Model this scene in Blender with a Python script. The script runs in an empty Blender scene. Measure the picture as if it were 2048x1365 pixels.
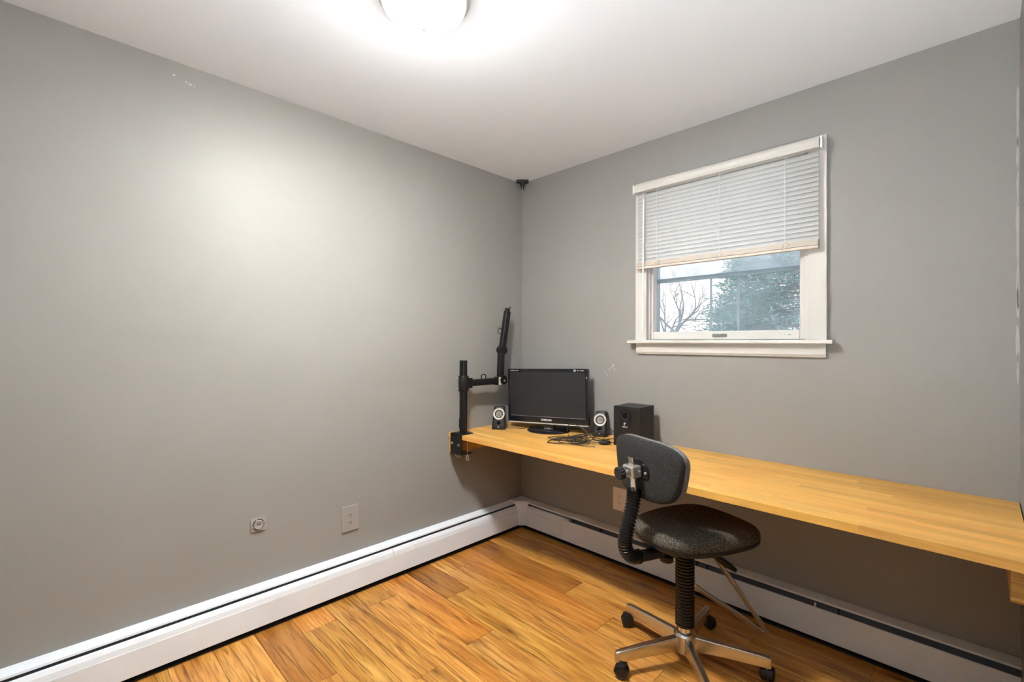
import bpy, bmesh, math, random
from mathutils import Vector, Matrix, Quaternion
random.seed(7)
S = bpy.context.scene
COL = S.collection
PI = math.pi

# ------------------------------------------------------------------ camera
F_PX, YAW, PITCH, ROLL = 931.32, 0.786797, 0.003652, 0.002731
CAM = Vector((2.3002, -2.3928, 1.285))
fw = Vector((-math.sin(YAW)*math.cos(PITCH), math.cos(YAW)*math.cos(PITCH), math.sin(PITCH)))
r0 = Vector((math.cos(YAW), math.sin(YAW), 0)); u0 = r0.cross(fw)
rt = r0*math.cos(ROLL)+u0*math.sin(ROLL); up = u0*math.cos(ROLL)-r0*math.sin(ROLL)
cd = bpy.data.cameras.new('camera'); cam = bpy.data.objects.new('camera', cd); COL.objects.link(cam)
cd.sensor_width = 36; cd.sensor_fit = 'HORIZONTAL'; cd.lens = 36*F_PX/2048; cd.clip_start = 0.02
M = Matrix((rt, up, -fw)).transposed().to_4x4(); M.translation = CAM
cam.matrix_world = M
S.camera = cam

# ------------------------------------------------------------------ view + world
S.view_settings.view_transform = 'Standard'
S.view_settings.look = 'None'
S.view_settings.gamma = 1
S.view_settings.use_curve_mapping = False
S.view_settings.exposure = 0.44
LAMP_STRENGTH = 600.0
HALL_FILL_POWER = 13.0
# added fill spot, low beside the camera, bounced off the ceiling like a flash
fd = bpy.data.lights.new('bounce_fill', 'SPOT'); fd.energy = 122.0; fd.spot_size = math.radians(150); fd.spot_blend = 1.0; fd.shadow_soft_size = .06; fd.color = (.88,.95,1.0)
fo = bpy.data.objects.new('bounce_fill', fd); COL.objects.link(fo); fo.location = (2.20, -2.50, 0.92)
fo.rotation_euler = Vector((-.06,.50,1)).to_track_quat('-Z','Y').to_euler()
W = bpy.data.worlds.new('sky'); S.world = W; W.use_nodes = True
nt = W.node_tree; nt.nodes.clear()
o = nt.nodes.new('ShaderNodeOutputWorld'); bg = nt.nodes.new('ShaderNodeBackground')
tc = nt.nodes.new('ShaderNodeTexCoord'); sx = nt.nodes.new('ShaderNodeSeparateXYZ'); cr = nt.nodes.new('ShaderNodeValToRGB')
nt.links.new(tc.outputs['Generated'], sx.inputs[0]); nt.links.new(sx.outputs['Z'], cr.inputs[0])
nt.links.new(cr.outputs[0], bg.inputs[0]); nt.links.new(bg.outputs[0], o.inputs[0])
e = cr.color_ramp.elements
e[0].position = 0.0; e[0].color = (0.98, 0.87, 0.78, 1)
e[1].position = 0.9; e[1].color = (0.42, 0.62, 0.98, 1)
m_ = e.new(0.22); m_.color = (0.90, 0.88, 0.88, 1)
bg.inputs[1].default_value = 1.45

# ------------------------------------------------------------------ room measures (metres)
H = 2.422          # ceiling
RW = 2.4017        # right wall
YF = -3.05         # wall behind the camera
DESK = 0.734

# ------------------------------------------------------------------ material helpers
def mat(name, col=(.5,.5,.5), rough=.5, metal=0., spec=.5):
    m = bpy.data.materials.new(name); m.use_nodes = True
    b = m.node_tree.nodes['Principled BSDF']
    b.inputs['Base Color'].default_value = (*col, 1); b.inputs['Roughness'].default_value = rough
    b.inputs['Metallic'].default_value = metal; b.inputs['Specular IOR Level'].default_value = spec
    return m
def N(m, t, **kw):
    n = m.node_tree.nodes.new(t)
    for k, v in kw.items():
        if k in n.inputs: n.inputs[k].default_value = v
        else: setattr(n, k, v)
    return n
def L(m, a, b): m.node_tree.links.new(a, b)
def bsdf(m): return m.node_tree.nodes['Principled BSDF']
def noise_bump(m, scale, strength, dist=.002, detail=3, coord='Object'):
    t = N(m, 'ShaderNodeTexCoord'); n = N(m, 'ShaderNodeTexNoise', Scale=scale, Detail=detail)
    b = N(m, 'ShaderNodeBump', Strength=strength, Distance=dist)
    L(m, t.outputs[coord], n.inputs['Vector']); L(m, n.outputs['Fac'], b.inputs['Height']); L(m, b.outputs[0], bsdf(m).inputs['Normal'])
    return n
def mottle(m, c1, c2, scale, detail=4, lo=.35, hi=.65):
    t = N(m, 'ShaderNodeTexCoord'); n = N(m, 'ShaderNodeTexNoise', Scale=scale, Detail=detail)
    r = N(m, 'ShaderNodeValToRGB'); r.color_ramp.elements[0].position = lo; r.color_ramp.elements[1].position = hi
    r.color_ramp.elements[0].color = (*c1, 1); r.color_ramp.elements[1].color = (*c2, 1)
    L(m, t.outputs['Object'], n.inputs['Vector']); L(m, n.outputs['Fac'], r.inputs[0]); L(m, r.outputs[0], bsdf(m).inputs['Base Color'])
    return r

MT = {}
# wall paint, semi gloss over rolled plaster
m = MT['wall'] = mat('wall_paint', (.276,.272,.260), .48, 0, .36); mottle(m, (.270,.266,.254), (.282,.278,.266), 2.2)
noise_bump(m, 95, .16, .002, 4)
MT['chip'] = mat('bare_plaster', (.58,.56,.53), .8)
MT['caulk'] = mat('caulk', (.42,.41,.39), .7)
m = MT['ceil'] = mat('ceiling_paint', (.86,.90,.945), .75); noise_bump(m, 60, .08, .002, 4)
m = MT['trim'] = mat('white_trim_paint', (.58,.565,.53), .38); noise_bump(m, 40, .05, .001)
m = MT['heater'] = mat('white_heater_enamel', (.77,.82,.87), .35); mottle(m, (.75,.80,.85), (.79,.84,.89), 6)
MT['heater_in'] = mat('heater_shaded_interior', (.085,.10,.12), .55)  # lack of light inside the slot is put into this dark colour
MT['gap'] = mat('dark_subfloor', (.03,.022,.018), .9)
MT['fin'] = mat('heater_fins', (.30,.31,.32), .45, .8)
MT['blackp'] = mat('black_plastic', (.010,.010,.0105), .42, 0, .4)
MT['blackgloss'] = mat('black_gloss_plastic', (.010,.010,.012), .12)
MT['blackmetal'] = mat('black_powdercoat', (.008,.008,.0085), .38, .0, .32)
MT['rubber'] = mat('black_rubber_boot', (.010,.009,.0085), .22)
m = MT['screen'] = mat('screen_matte_glass', (.018,.019,.021), .34); mottle(m, (.016,.017,.019), (.021,.022,.024), 9)
MT['silver'] = mat('silver_plastic', (.62,.60,.56), .35, .3)
MT['logo'] = mat('logo_silver', (.80,.80,.80), .4)
MT['sticker'] = mat('pale_blue_sticker', (.42,.62,.75), .4)
MT['chrome'] = mat('chrome', (.80,.77,.73), .13, 1.)
m = MT['brushed'] = mat('worn_polished_aluminium', (.66,.63,.59), .27, 1.); noise_bump(m, 60, .12, .001); 
MT['satin'] = mat('satin_chrome', (.78,.75,.71), .22, .85)
MT['steel'] = mat('zinc_screw', (.72,.70,.66), .3, 1.)
MT['nickel'] = mat('brushed_nickel', (.66,.65,.62), .38, .6)
MT['plate_grey'] = mat('painted_over_plate', (.31,.302,.285), .34)
MT['plate_white'] = mat('white_outlet_plastic', (.90,.89,.86), .35)
MT['slot'] = mat('outlet_slot_dark', (.012,.012,.012), .9, 0, .1)
MT['cone'] = mat('speaker_cone', (.20,.18,.15), .4)
MT['ringw'] = mat('speaker_ring', (.56,.54,.50), .4)
MT['vinyl'] = mat('black_vinyl_wood', (.015,.0148,.015), .45, 0, .35); noise_bump(MT['vinyl'], 180, .15, .001)
MT['cable'] = mat('black_cable', (.012,.012,.012), .4)
MT['beige'] = mat('beige_blind_plastic', (.60,.53,.455), .45)
MT['latch'] = mat('tarnished_latch', (.25,.25,.24), .35, .8)
MT['bluebar'] = mat('storm_frame_grey_blue', (.30,.40,.46), .5)
MT['paleblue'] = mat('storm_frame_pale', (.66,.76,.82), .5)
MT['ground'] = mat('dormant_lawn', (.30,.30,.20), .9)
MT['bark'] = mat('grey_bark', (.26,.31,.32), .9)
MT['needles'] = mat('evergreen_needles', (.21,.40,.385), .7)
MT['needles2'] = mat('pale_needles', (.20,.28,.29), .7)
# fabric with speckle
def fabric(name, c1, c2):
    m = mat(name, c1, .95, 0, .15); r = mottle(m, c1, c2, 330, 2, .42, .62); noise_bump(m, 420, .5, .002, 2); return m
MT['seatfab'] = fabric('charcoal_tweed', (.022,.020,.017), (.15,.132,.10))
MT['backfab'] = fabric('charcoal_back_felt', (.020,.0195,.019), (.042,.041,.040))
MT['topfab'] = fabric('grey_dusty_fabric', (.09,.088,.09), (.22,.215,.215))
# blind slats: a little light comes through
m = MT['slat'] = mat('blind_slat', (.52,.52,.50), .45)
tr = N(m, 'ShaderNodeBsdfTranslucent'); tr.inputs[0].default_value = (.86,.90,.92,1)
mx = N(m, 'ShaderNodeMixShader'); mx.inputs[0].default_value = .2
L(m, bsdf(m).outputs[0], mx.inputs[1]); L(m, tr.outputs[0], mx.inputs[2]); L(m, mx.outputs[0], m.node_tree.nodes['Material Output'].inputs[0])
# window glass (thin) and hazy storm glass
def thin_glass(name, haze):
    m = bpy.data.materials.new(name); m.use_nodes = True; m.node_tree.nodes.clear()
    out = N(m, 'ShaderNodeOutputMaterial'); t = N(m, 'ShaderNodeBsdfTransparent'); g = N(m, 'ShaderNodeBsdfGlossy', Roughness=.03)
    a = N(m, 'ShaderNodeMixShader'); a.inputs[0].default_value = .05
    d = N(m, 'ShaderNodeBsdfTranslucent'); d.inputs[0].default_value = (.86,.93,.95,1)
    b = N(m, 'ShaderNodeMixShader')
    tcn = N(m, 'ShaderNodeTexCoord'); n = N(m, 'ShaderNodeTexNoise', Scale=5.0, Detail=6.0); mp = N(m, 'ShaderNodeMapRange')
    mp.inputs['From Min'].default_value = .35; mp.inputs['From Max'].default_value = .7
    mp.inputs['To Min'].default_value = haze*.6; mp.inputs['To Max'].default_value = haze*1.4
    L(m, tcn.outputs['Object'], n.inputs['Vector']); L(m, n.outputs['Fac'], mp.inputs[0]); L(m, mp.outputs[0], b.inputs[0])
    L(m, t.outputs[0], a.inputs[1]); L(m, g.outputs[0], a.inputs[2]); L(m, a.outputs[0], b.inputs[1]); L(m, d.outputs[0], b.inputs[2]); L(m, b.outputs[0], out.inputs[0])
    return m
MT['glass'] = thin_glass('window_glass', .08)
MT['hazeglass'] = thin_glass('hazy_storm_glass', .36)
# lamp glass
m = MT['dome'] = bpy.data.materials.new('lit_opal_glass'); m.use_nodes = True; b_ = bsdf(m)
b_.inputs['Base Color'].default_value = (.9,.9,.88,1); b_.inputs['Roughness'].default_value = .3
b_.inputs['Emission Color'].default_value = (1.0,.985,.95,1); b_.inputs['Emission Strength'].default_value = LAMP_STRENGTH

# glow shaped by facing: far stronger on downward glass, so the ceiling stays darker
gn = N(m, 'ShaderNodeNewGeometry'); sz = N(m, 'ShaderNodeSeparateXYZ'); ng = N(m, 'ShaderNodeMath', operation='MULTIPLY'); ng.inputs[1].default_value = -1.0
mxm = N(m, 'ShaderNodeMath', operation='MAXIMUM'); mxm.inputs[1].default_value = 0.0; pw = N(m, 'ShaderNodeMath', operation='POWER'); pw.inputs[1].default_value = 7.0
ma = N(m, 'ShaderNodeMath', operation='MULTIPLY_ADD'); ma.inputs[1].default_value = LAMP_STRENGTH; ma.inputs[2].default_value = 1.6
L(m, gn.outputs['Normal'], sz.inputs[0]); L(m, sz.outputs['Z'], ng.inputs[0]); L(m, ng.outputs[0], mxm.inputs[0]); L(m, mxm.outputs[0], pw.inputs[0]); L(m, pw.outputs[0], ma.inputs[0]); L(m, ma.outputs[0], b_.inputs['Emission Strength'])

# wood: grain runs along local X; every board gets its own piece of the pattern
def wood(name, pale, mid, dark, streak, knots, rough, gx=1.0, fine=1.0, bump=.08, fc=.38):
    m = mat(name, mid, rough)
    tcn = N(m, 'ShaderNodeTexCoord'); oi = N(m, 'ShaderNodeObjectInfo')
    mul = N(m, 'ShaderNodeMath', operation='MULTIPLY'); mul.inputs[1].default_value = 57.3; L(m, oi.outputs['Random'], mul.inputs[0])
    cmb = N(m, 'ShaderNodeCombineXYZ'); L(m, mul.outputs[0], cmb.inputs[0]); L(m, mul.outputs[0], cmb.inputs[1]); L(m, mul.outputs[0], cmb.inputs[2])
    ad = N(m, 'ShaderNodeVectorMath', operation='ADD'); L(m, tcn.outputs['Object'], ad.inputs[0]); L(m, cmb.outputs[0], ad.inputs[1])
    def nz(sc, scale, detail=4, dist=0.):
        mp = N(m, 'ShaderNodeMapping'); mp.inputs['Scale'].default_value = sc; L(m, ad.outputs[0], mp.inputs[0])
        n = N(m, 'ShaderNodeTexNoise', Scale=scale, Detail=detail, Distortion=dist); L(m, mp.outputs[0], n.inputs['Vector']); return n
    def ramp(src, stops):
        r = N(m, 'ShaderNodeValToRGB'); el = r.color_ramp.elements
        el[0].position, el[0].color = stops[0][0], (*stops[0][1], 1); el[1].position, el[1].color = stops[-1][0], (*stops[-1][1], 1)
        for p, c in stops[1:-1]: x = el.new(p); x.color = (*c, 1)
        L(m, src, r.inputs[0]); return r
    def mixc(fac, a, b, mode='MIX'):
        x = N(m, 'ShaderNodeMix', data_type='RGBA', blend_type=mode)
        if isinstance(fac, float): x.inputs['Factor'].default_value = fac
        else: L(m, fac, x.inputs['Factor'])
        L(m, a, x.inputs['A'])
        if isinstance(b, tuple): x.inputs['B'].default_value = (*b, 1)
        else: L(m, b, x.inputs['B'])
        return x.outputs['Result']
    base = ramp(nz((gx*1.3, 12, 12), 1.6, 5, 1.0).outputs['Fac'], [(.28, dark), (.5, mid), (.74, pale)]).outputs[0]
    W1 = (1., 1., 1.); 
    fine_r = ramp(nz((gx*4.5, 120*fine, 120*fine), 1.2, 4, .4).outputs['Fac'], [(.32, (1-fc, 1-fc*1.15, 1-fc*1.3)), (.52, W1), (.8, (1.08,1.06,1.0))])
    c = mixc(1.0, base, fine_r.outputs[0], 'MULTIPLY')
    if streak > 0:
        s = ramp(nz((gx*2.6, 44, 44), 1.1, 5, 1.3).outputs['Fac'], [(.58, (0,0,0)), (.67, (streak,)*3)])
        c = mixc(s.outputs[0], c, tuple(x*.28 for x in dark))
    if knots > 0:
        mp = N(m, 'ShaderNodeMapping'); mp.inputs['Scale'].default_value = (1.5, 4.4, 4.4); L(m, ad.outputs[0], mp.inputs[0])
        wob = nz((6, 14, 14), 1.0, 3); wm = N(m, 'ShaderNodeVectorMath', operation='MULTIPLY_ADD'); L(m, wob.outputs['Color'], wm.inputs[0]); wm.inputs[1].default_value = (.10,.10,.0); L(m, mp.outputs[0], wm.inputs[2])
        v = N(m, 'ShaderNodeTexVoronoi', Scale=1.0); v.voronoi_dimensions = '2D'; L(m, wm.outputs[0], v.inputs['Vector'])
        k = ramp(v.outputs['Distance'], [(.02, (knots,)*3), (.06, (knots*.55,)*3), (.10, (knots*.30,)*3), (.19, (0,0,0))])
        sc_ = N(m, 'ShaderNodeSeparateColor'); L(m, v.outputs['Color'], sc_.inputs[0]); gt = N(m, 'ShaderNodeMath', operation='GREATER_THAN'); gt.inputs[1].default_value = .45; L(m, sc_.outputs[0], gt.inputs[0])
        km = N(m, 'ShaderNodeMath', operation='MULTIPLY'); L(m, k.outputs[0], km.inputs[0]); L(m, gt.outputs[0], km.inputs[1])
        c = mixc(km.outputs[0], c, tuple(x*.33 for x in dark))
    c = mixc(1.0, c, oi.outputs['Color'], 'MULTIPLY')
    L(m, c, bsdf(m).inputs['Base Color'])
    bp = N(m, 'ShaderNodeBump', Strength=bump, Distance=.001); L(m, fine_r.outputs[0], bp.inputs['Height']); L(m, bp.outputs[0], bsdf(m).inputs['Normal'])
    return m
MT['floor'] = wood('laminate_plank', (.74,.41,.115), (.575,.275,.056), (.345,.131,.023), .62, .85, .33, bump=.05)
MT['desk'] = wood('butcher_block', (.74,.45,.135), (.70,.385,.095), (.63,.32,.068), 0.0, 0.0, .42, gx=1.0, fine=.5, bump=.02, fc=.10)
MT['cleat'] = wood('pine_cleat', (.70,.45,.15), (.63,.37,.10), (.46,.24,.06), .25, .7, .5)

# ------------------------------------------------------------------ mesh helpers
def box(bm, x0, x1, y0, y1, z0, z1, M=None):
    vs = [bm.verts.new((x, y, z)) for z in (z0, z1) for y in (y0, y1) for x in (x0, x1)]
    for f in ((0,2,3,1),(4,5,7,6),(0,1,5,4),(2,6,7,3),(0,4,6,2),(1,3,7,5)): bm.faces.new([vs[i] for i in f])
    if M: bmesh.ops.transform(bm, matrix=M, verts=vs)
    return vs
def frame_of(d):
    d = Vector(d).normalized(); a = Vector((0,0,1)) if abs(d.z) < .9 else Vector((1,0,0))
    x = a.cross(d).normalized(); return x, d.cross(x).normalized(), d
def rings(bm, rs, cap0=True, cap1=True, closed=False):
    R_ = [[bm.verts.new(p) for p in r] for r in rs]; n = len(R_[0])
    for a, b in zip(R_, R_[1:]+([R_[0]] if closed else [])):
        for i in range(n): bm.faces.new((a[i], a[(i+1) % n], b[(i+1) % n], b[i]))
    if cap0 and not closed: bm.faces.new(R_[0][::-1])
    if cap1 and not closed: bm.faces.new(R_[-1])
    return R_
def cyl(bm, p0, p1, r0, r1=None, seg=20):
    p0, p1 = Vector(p0), Vector(p1); x, y, d = frame_of(p1-p0); r1 = r0 if r1 is None else r1
    rings(bm, [[p+(x*math.cos(2*PI*i/seg)+y*math.sin(2*PI*i/seg))*r for i in range(seg)] for p, r in ((p0, r0), (p1, r1))])
def lathe(bm, prof, M=None, seg=32, sx=1., cap0=True, cap1=True):
    rs = [[Vector((r*math.cos(2*PI*i/seg)*sx, r*math.sin(2*PI*i/seg), z)) for i in range(seg)] for r, z in prof]
    if M: rs = [[M @ p for p in r] for r in rs]
    rings(bm, rs, cap0, cap1)
def tube(bm, pts, r, seg=10, flat=1., cap=True):
    pts = [Vector(p) for p in pts]; n = len(pts); rr = r if isinstance(r, (list, tuple)) else [r]*n
    T = [(pts[min(i+1, n-1)]-pts[max(i-1, 0)]).normalized() for i in range(n)]
    x, y, _ = frame_of(T[0]); out = []
    for i in range(n):
        x = (x - T[i]*x.dot(T[i])).normalized(); y = T[i].cross(x)
        out.append([pts[i]+(x*math.cos(2*PI*k/seg)*flat+y*math.sin(2*PI*k/seg))*rr[i] for k in range(seg)])
    rings(bm, out, cap, cap)
def spline(P, k=8, closed=False):
    P = [Vector(p) for p in P]; n = len(P); out = []
    for i in range(n if closed else n-1):
        g = lambda j: P[j % n] if closed else P[max(0, min(n-1, j))]
        a, b, c, d = g(i-1), g(i), g(i+1), g(i+2)
        for s in range(k):
            t = s/k; out.append(.5*((2*b)+(c-a)*t+(2*a-5*b+4*c-d)*t*t+(3*b-a-3*c+d)*t**3))
    if not closed: out.append(P[-1])
    return out
def prism(bm, outline, h0, h1, M=None):
    rs = [[Vector((x, y, h)) for x, y in outline] for h in (h0, h1)]
    if M: rs = [[M @ p for p in r] for r in rs]
    rings(bm, rs)
def rrect(w, h, r, n=5, cx=0, cy=0):
    out = []
    for qx, qy, a in ((1,1,0),(-1,1,90),(-1,-1,180),(1,-1,270)):
        for i in range(n+1):
            t = math.radians(a+90*i/n); out.append((cx+qx*(w/2-r)+r*math.cos(t), cy+qy*(h/2-r)+r*math.sin(t)))
    return out
def obj(name, bm, m, parent=None, smooth=False, bevel=0., loc=None, rot=None, label=None):
    bmesh.ops.recalc_face_normals(bm, faces=bm.faces[:])
    me = bpy.data.meshes.new(name); bm.to_mesh(me); bm.free()
    me.materials.append(MT[m] if isinstance(m, str) else m)
    if smooth:
        me.polygons.foreach_set('use_smooth', [True]*len(me.polygons))
        try: me.set_sharp_from_angle(angle=math.radians(38))
        except Exception: pass
    ob = bpy.data.objects.new(name, me); COL.objects.link(ob)
    if parent: ob.parent = parent
    if loc: ob.location = loc
    if rot: ob.rotation_euler = rot
    if bevel:
        b = ob.modifiers.new('bevel', 'BEVEL'); b.width = bevel; b.segments = 2; b.limit_method = 'ANGLE'; b.angle_limit = .6
    if label: ob['label'] = label
    return ob
def thing(name, label, cat, loc=(0,0,0), rz=0., group=None):
    ob = bpy.data.objects.new(name, None); COL.objects.link(ob); ob.location = loc; ob.rotation_euler = (0,0,rz)
    ob.empty_display_size = .05
    ob['label'] = label; ob['category'] = cat
    if group: ob['group'] = group
    return ob
def tag(ob, label, cat, group=None):
    ob['label'] = label; ob['category'] = cat
    if group: ob['group'] = group
    return ob
def struct(ob, label, cat):
    ob['kind'] = 'structure'; ob['label'] = label; ob['category'] = cat; return ob
def B(): return bmesh.new()
def boxobj(name, m, dims, parent=None, bevel=0., **kw):
    bm = B(); box(bm, *dims); return obj(name, bm, m, parent, bevel=bevel, **kw)
def text(name, s, size, m, parent, M, extrude=.0004, bold=False):
    cu = bpy.data.curves.new(name, 'FONT'); cu.body = s; cu.size = size; cu.align_x = 'CENTER'; cu.align_y = 'CENTER'; cu.extrude = extrude
    if bold: cu.offset = size*.02
    cu.resolution_u = 3
    t = bpy.data.objects.new(name, cu); COL.objects.link(t)
    bpy.context.view_layer.update()
    me = bpy.data.meshes.new_from_object(t.evaluated_get(bpy.context.evaluated_depsgraph_get()))
    bpy.data.objects.remove(t); bpy.data.curves.remove(cu)
    me.materials.clear(); me.materials.append(MT[m]); me.name = name
    me.transform(M)
    ob = bpy.data.objects.new(name, me); COL.objects.link(ob); ob.parent = parent
    return ob
def Rx(a): return Matrix.Rotation(a, 4, 'X')
def Ry(a): return Matrix.Rotation(a, 4, 'Y')
def Rz(a): return Matrix.Rotation(a, 4, 'Z')
def T(*v): return Matrix.Translation(v if len(v) == 3 else v[0])
FACE_NEG_Y = Rx(PI/2)           # local XY drawing -> upright plane facing -Y
FACE_POS_X = Rz(PI/2) @ Rx(PI/2)   # upright plane facing +X

# ================================================================== SETTING
# walls
WX0, WX1, WZ0, WZ1 = .985, 1.770, 1.300, 2.150     # window opening
wl = boxobj('wall_left', 'wall', (-.12, 0, YF-.12, .14, -.12, H+.1)); struct(wl, 'grey painted plaster wall with the lamp glare and two plates', 'wall')
bm = B()
box(bm, 0, WX0, 0, .14, -.12, H+.1); box(bm, WX1, RW+.12, 0, .14, -.12, H+.1)
box(bm, WX0, WX1, 0, .14, -.12, WZ0); box(bm, WX0, WX1, 0, .14, WZ1, H+.1)
wb = obj('wall_back', bm, 'wall'); struct(wb, 'grey painted wall with the small window, behind the desk', 'wall')
bm = B()
DY0, DY1, DZ = -2.88, -1.80, 2.34  # invented doorway, made tall so the added hall light leaves no edge
box(bm, RW, RW+.12, DY1, 0, -.12, H+.1); box(bm, RW, RW+.12, YF, DY0, -.12, H+.1); box(bm, RW, RW+.12, DY0, DY1, DZ, H+.1)
wr = obj('wall_right', bm, 'wall'); struct(wr, 'grey painted wall at the right edge, past the desk end', 'wall')
wf = boxobj('wall_front', 'wall', (0, RW+.12, YF-.12, YF, -.12, H+.1)); struct(wf, 'grey painted wall facing the window wall', 'wall')
ce = boxobj('ceiling', 'ceil', (0, RW, YF, 0, H, H+.1)); struct(ce, 'smooth white painted ceiling', 'ceiling')
# invented, unseen hallway beyond the doorway, holding the added lamp
bm = B(); x0, x1 = RW+.12, RW+1.3
box(bm, x1, x1+.1, YF-.6, -.9, -.12, H+.1); box(bm, x0, x1, YF-.7, YF-.6, -.12, H+.1); box(bm, x0, x1, -.9, -.8, -.12, H+.1)
hw = obj('wall_hallway', bm, 'wall'); struct(hw, 'grey hallway wall beyond the doorway', 'wall')
hc = boxobj('ceiling_hallway', 'ceil', (x0, x1, YF-.6, -.9, H, H+.1)); struct(hc, 'white hallway ceiling beyond the doorway', 'ceiling')
hf = boxobj('floor_hallway', 'floor', (RW, x1, YF-.6, -.9, -.12, 0)); struct(hf, 'wooden hallway floor beyond the doorway', 'floor')
bm = B()
for s in (RW-.018, RW+.12):
    box(bm, s, s+.018, DY0-.07, DY0, 0, DZ+.07); box(bm, s, s+.018, DY1, DY1+.07, 0, DZ+.07); box(bm, s, s+.018, DY0, DY1, DZ, DZ+.07)
dt = obj('trim_1', bm, 'trim', bevel=.003); struct(dt, 'white casing around the open doorway', 'trim')

# chips in the paint
def chip(parent, M, w, h, seed, m='chip', name='paint_chip'):
    rnd = random.Random(seed); n = 9; w *= .7; h *= .75
    out = [((w*(.35+.3*rnd.random()))*math.cos(2*PI*i/n), (h*(.35+.3*rnd.random()))*math.sin(2*PI*i/n)) for i in range(n)]
    bm = B(); prism(bm, out, 0, .0006, M); return obj(name, bm, m, parent)
for i, (x, z, w, h) in enumerate(((.757,1.153,.018,.010),(.749,1.140,.006,.018),(.730,1.128,.008,.012),(.768,1.131,.006,.014),(.706,1.105,.005,.012),(.716,1.090,.004,.010),(.762,1.118,.010,.004))):
    chip(wb, T(x,0,z) @ FACE_NEG_Y, w, h, i)
for i, (y, z, w, h) in enumerate(((-2.036,2.365,.012,.007),(-1.995,2.352,.012,.006),(-1.980,2.349,.018,.005),(-1.966,2.345,.008,.005))):
    chip(wl, T(0,y,z) @ FACE_POS_X, w, h, 20+i)
# torn caulk in the corner
rnd = random.Random(4); z = 1.18
while z < 2.18:
    h = rnd.uniform(.03, .11); a = rnd.uniform(.003, .007)
    chip(wr, T(RW-.006, -.0005, z) @ FACE_NEG_Y, a*2.2, h*1.9, int(z*1000), 'caulk', 'torn_caulk'); z += h*rnd.uniform(.7, 1.5)

# floor: dark subfloor and laminate planks running along X
fl = boxobj('floor', 'gap', (-.0, RW+.02, YF, 0, -.12, -.010)); struct(fl, 'amber laminate plank floor with dark grain', 'floor')
PWD = .1545; row0 = -.355
joints = {(-1,): None}
plank_meshes = {}
def plank(xa, xb, ya, yb, tint):
    w = round(xb-xa, 3); d = round(yb-ya, 4)
    key = (w, d)
    if key not in plank_meshes:
        bm = B(); box(bm, -w/2+.0006, w/2-.0006, -d/2+.0006, d/2-.0006, -.010, 0)
        top = [e_ for e_ in bm.edges if all(abs(v.co.z) < 1e-6 for v in e_.verts)]
        bmesh.ops.bevel(bm, geom=top, offset=.0011, segments=1, affect='EDGES')
        bmesh.ops.recalc_face_normals(bm, faces=bm.faces[:])
        me = bpy.data.meshes.new('plank'); bm.to_mesh(me); bm.free(); me.materials.append(MT['floor']); plank_meshes[key] = me
    ob = bpy.data.objects.new('plank', plank_meshes[key]); COL.objects.link(ob); ob.parent = fl
    ob.location = ((xa+xb)/2, (ya+yb)/2, 0); ob.color = (*tint, 1)
FX0, FX1 = .046, RW+.02
rnd = random.Random(11)
known = {0: (.803, 1), -1: None, 3: None, -4: None}
special = {-.355-PWD: (.80, .62), -.355-4*PWD: (.415, .60), -.355-5*PWD: (.765, .95), -.355-8*PWD: (.20, .97), -.355-9*PWD: (.538, .66), -.355-2*PWD: (1.09, .9)}
y = row0 + 3*PWD
while y > YF:
    ya, yb = max(y-PWD, YF), min(y, -.046)
    if yb > ya:
        sp = next((v for k, v in special.items() if abs(k-(y-PWD)) < .01), None)
        xs = [FX0]
        j = sp[0] if sp else FX0+rnd.choice((.16,.34,.5,.74,.95,1.1))
        xs.append(j)
        while j+1.22 < FX1-.1: j += 1.22; xs.append(j)
        xs.append(FX1)
        for i, (a, b) in enumerate(zip(xs, xs[1:])):
            g = rnd.uniform(.86, 1.1); t = (g, g*rnd.uniform(.95,1.03), g*rnd.uniform(.9,1.05))
            if sp and i == 0: g = sp[1]; t = (g*1.05, g*.9, g*.8)
            plank(a, b, ya, yb, t)
    y -= PWD

# ------------------------------------------------------------------ window
bm = B()
CX0, CX1, CZ1, CWD = .917, 1.838, 2.191, .070
box(bm, CX0, CX0+CWD, -.02, 0, WZ0, CZ1); box(bm, CX1-CWD, CX1, -.02, 0, WZ0, CZ1); box(bm, CX0+CWD, CX1-CWD, -.02, 0, WZ1, CZ1)
tr1 = obj('trim_2', bm, 'trim', bevel=.002); struct(tr1, 'flat white casing boards around the small window', 'trim')
bm = B()
prism(bm, [(-.052,0),(-.052,.010),(-.046,.017),(.03,.017),(.03,0)], .880, 1.864, Matrix(((0,0,1,0),(1,0,0,0),(0,1,0,1.284),(0,0,0,1))))
st = obj('trim_3', bm, 'trim', bevel=.002); struct(st, 'white window stool board jutting out under the sash', 'trim')
bm = B()
prism(bm, [(-.020,.060),(-.020,.012),(-.014,.004),(-.014,0),(0,0),(0,.060)], .921, 1.835, Matrix(((0,0,1,0),(1,0,0,0),(0,1,0,1.2245),(0,0,0,1))))
ap = obj('trim_4', bm, 'trim', bevel=.0015); struct(ap, 'white apron moulding below the window stool', 'trim')
win = thing('window_1', 'small white awning window with storm sash, half covered by the blind', 'window', ((WX0+WX1)/2, 0, WZ0)); win['kind'] = 'structure'
def wpart(name, m, bm, **kw):
    bmesh.ops.translate(bm, verts=bm.verts, vec=-Vector(win.location)); return obj(name, bm, m, win, **kw)
GX0, GX1, GZ0, GZ1 = 1.012, 1.729, 1.347, 2.115
bm = B(); box(bm, WX0, WX0+.014, -.004, .060, WZ0, WZ1); box(bm, WX1-.020, WX1, -.004, .060, WZ0, WZ1); box(bm, WX0, WX1, -.004, .13, WZ1-.02, WZ1); box(bm, WX0, WX1, .03, .13, WZ0-.0, WZ0+.012)
wpart('window_frame', 'trim', bm, bevel=.002)
bm = B()
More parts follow.
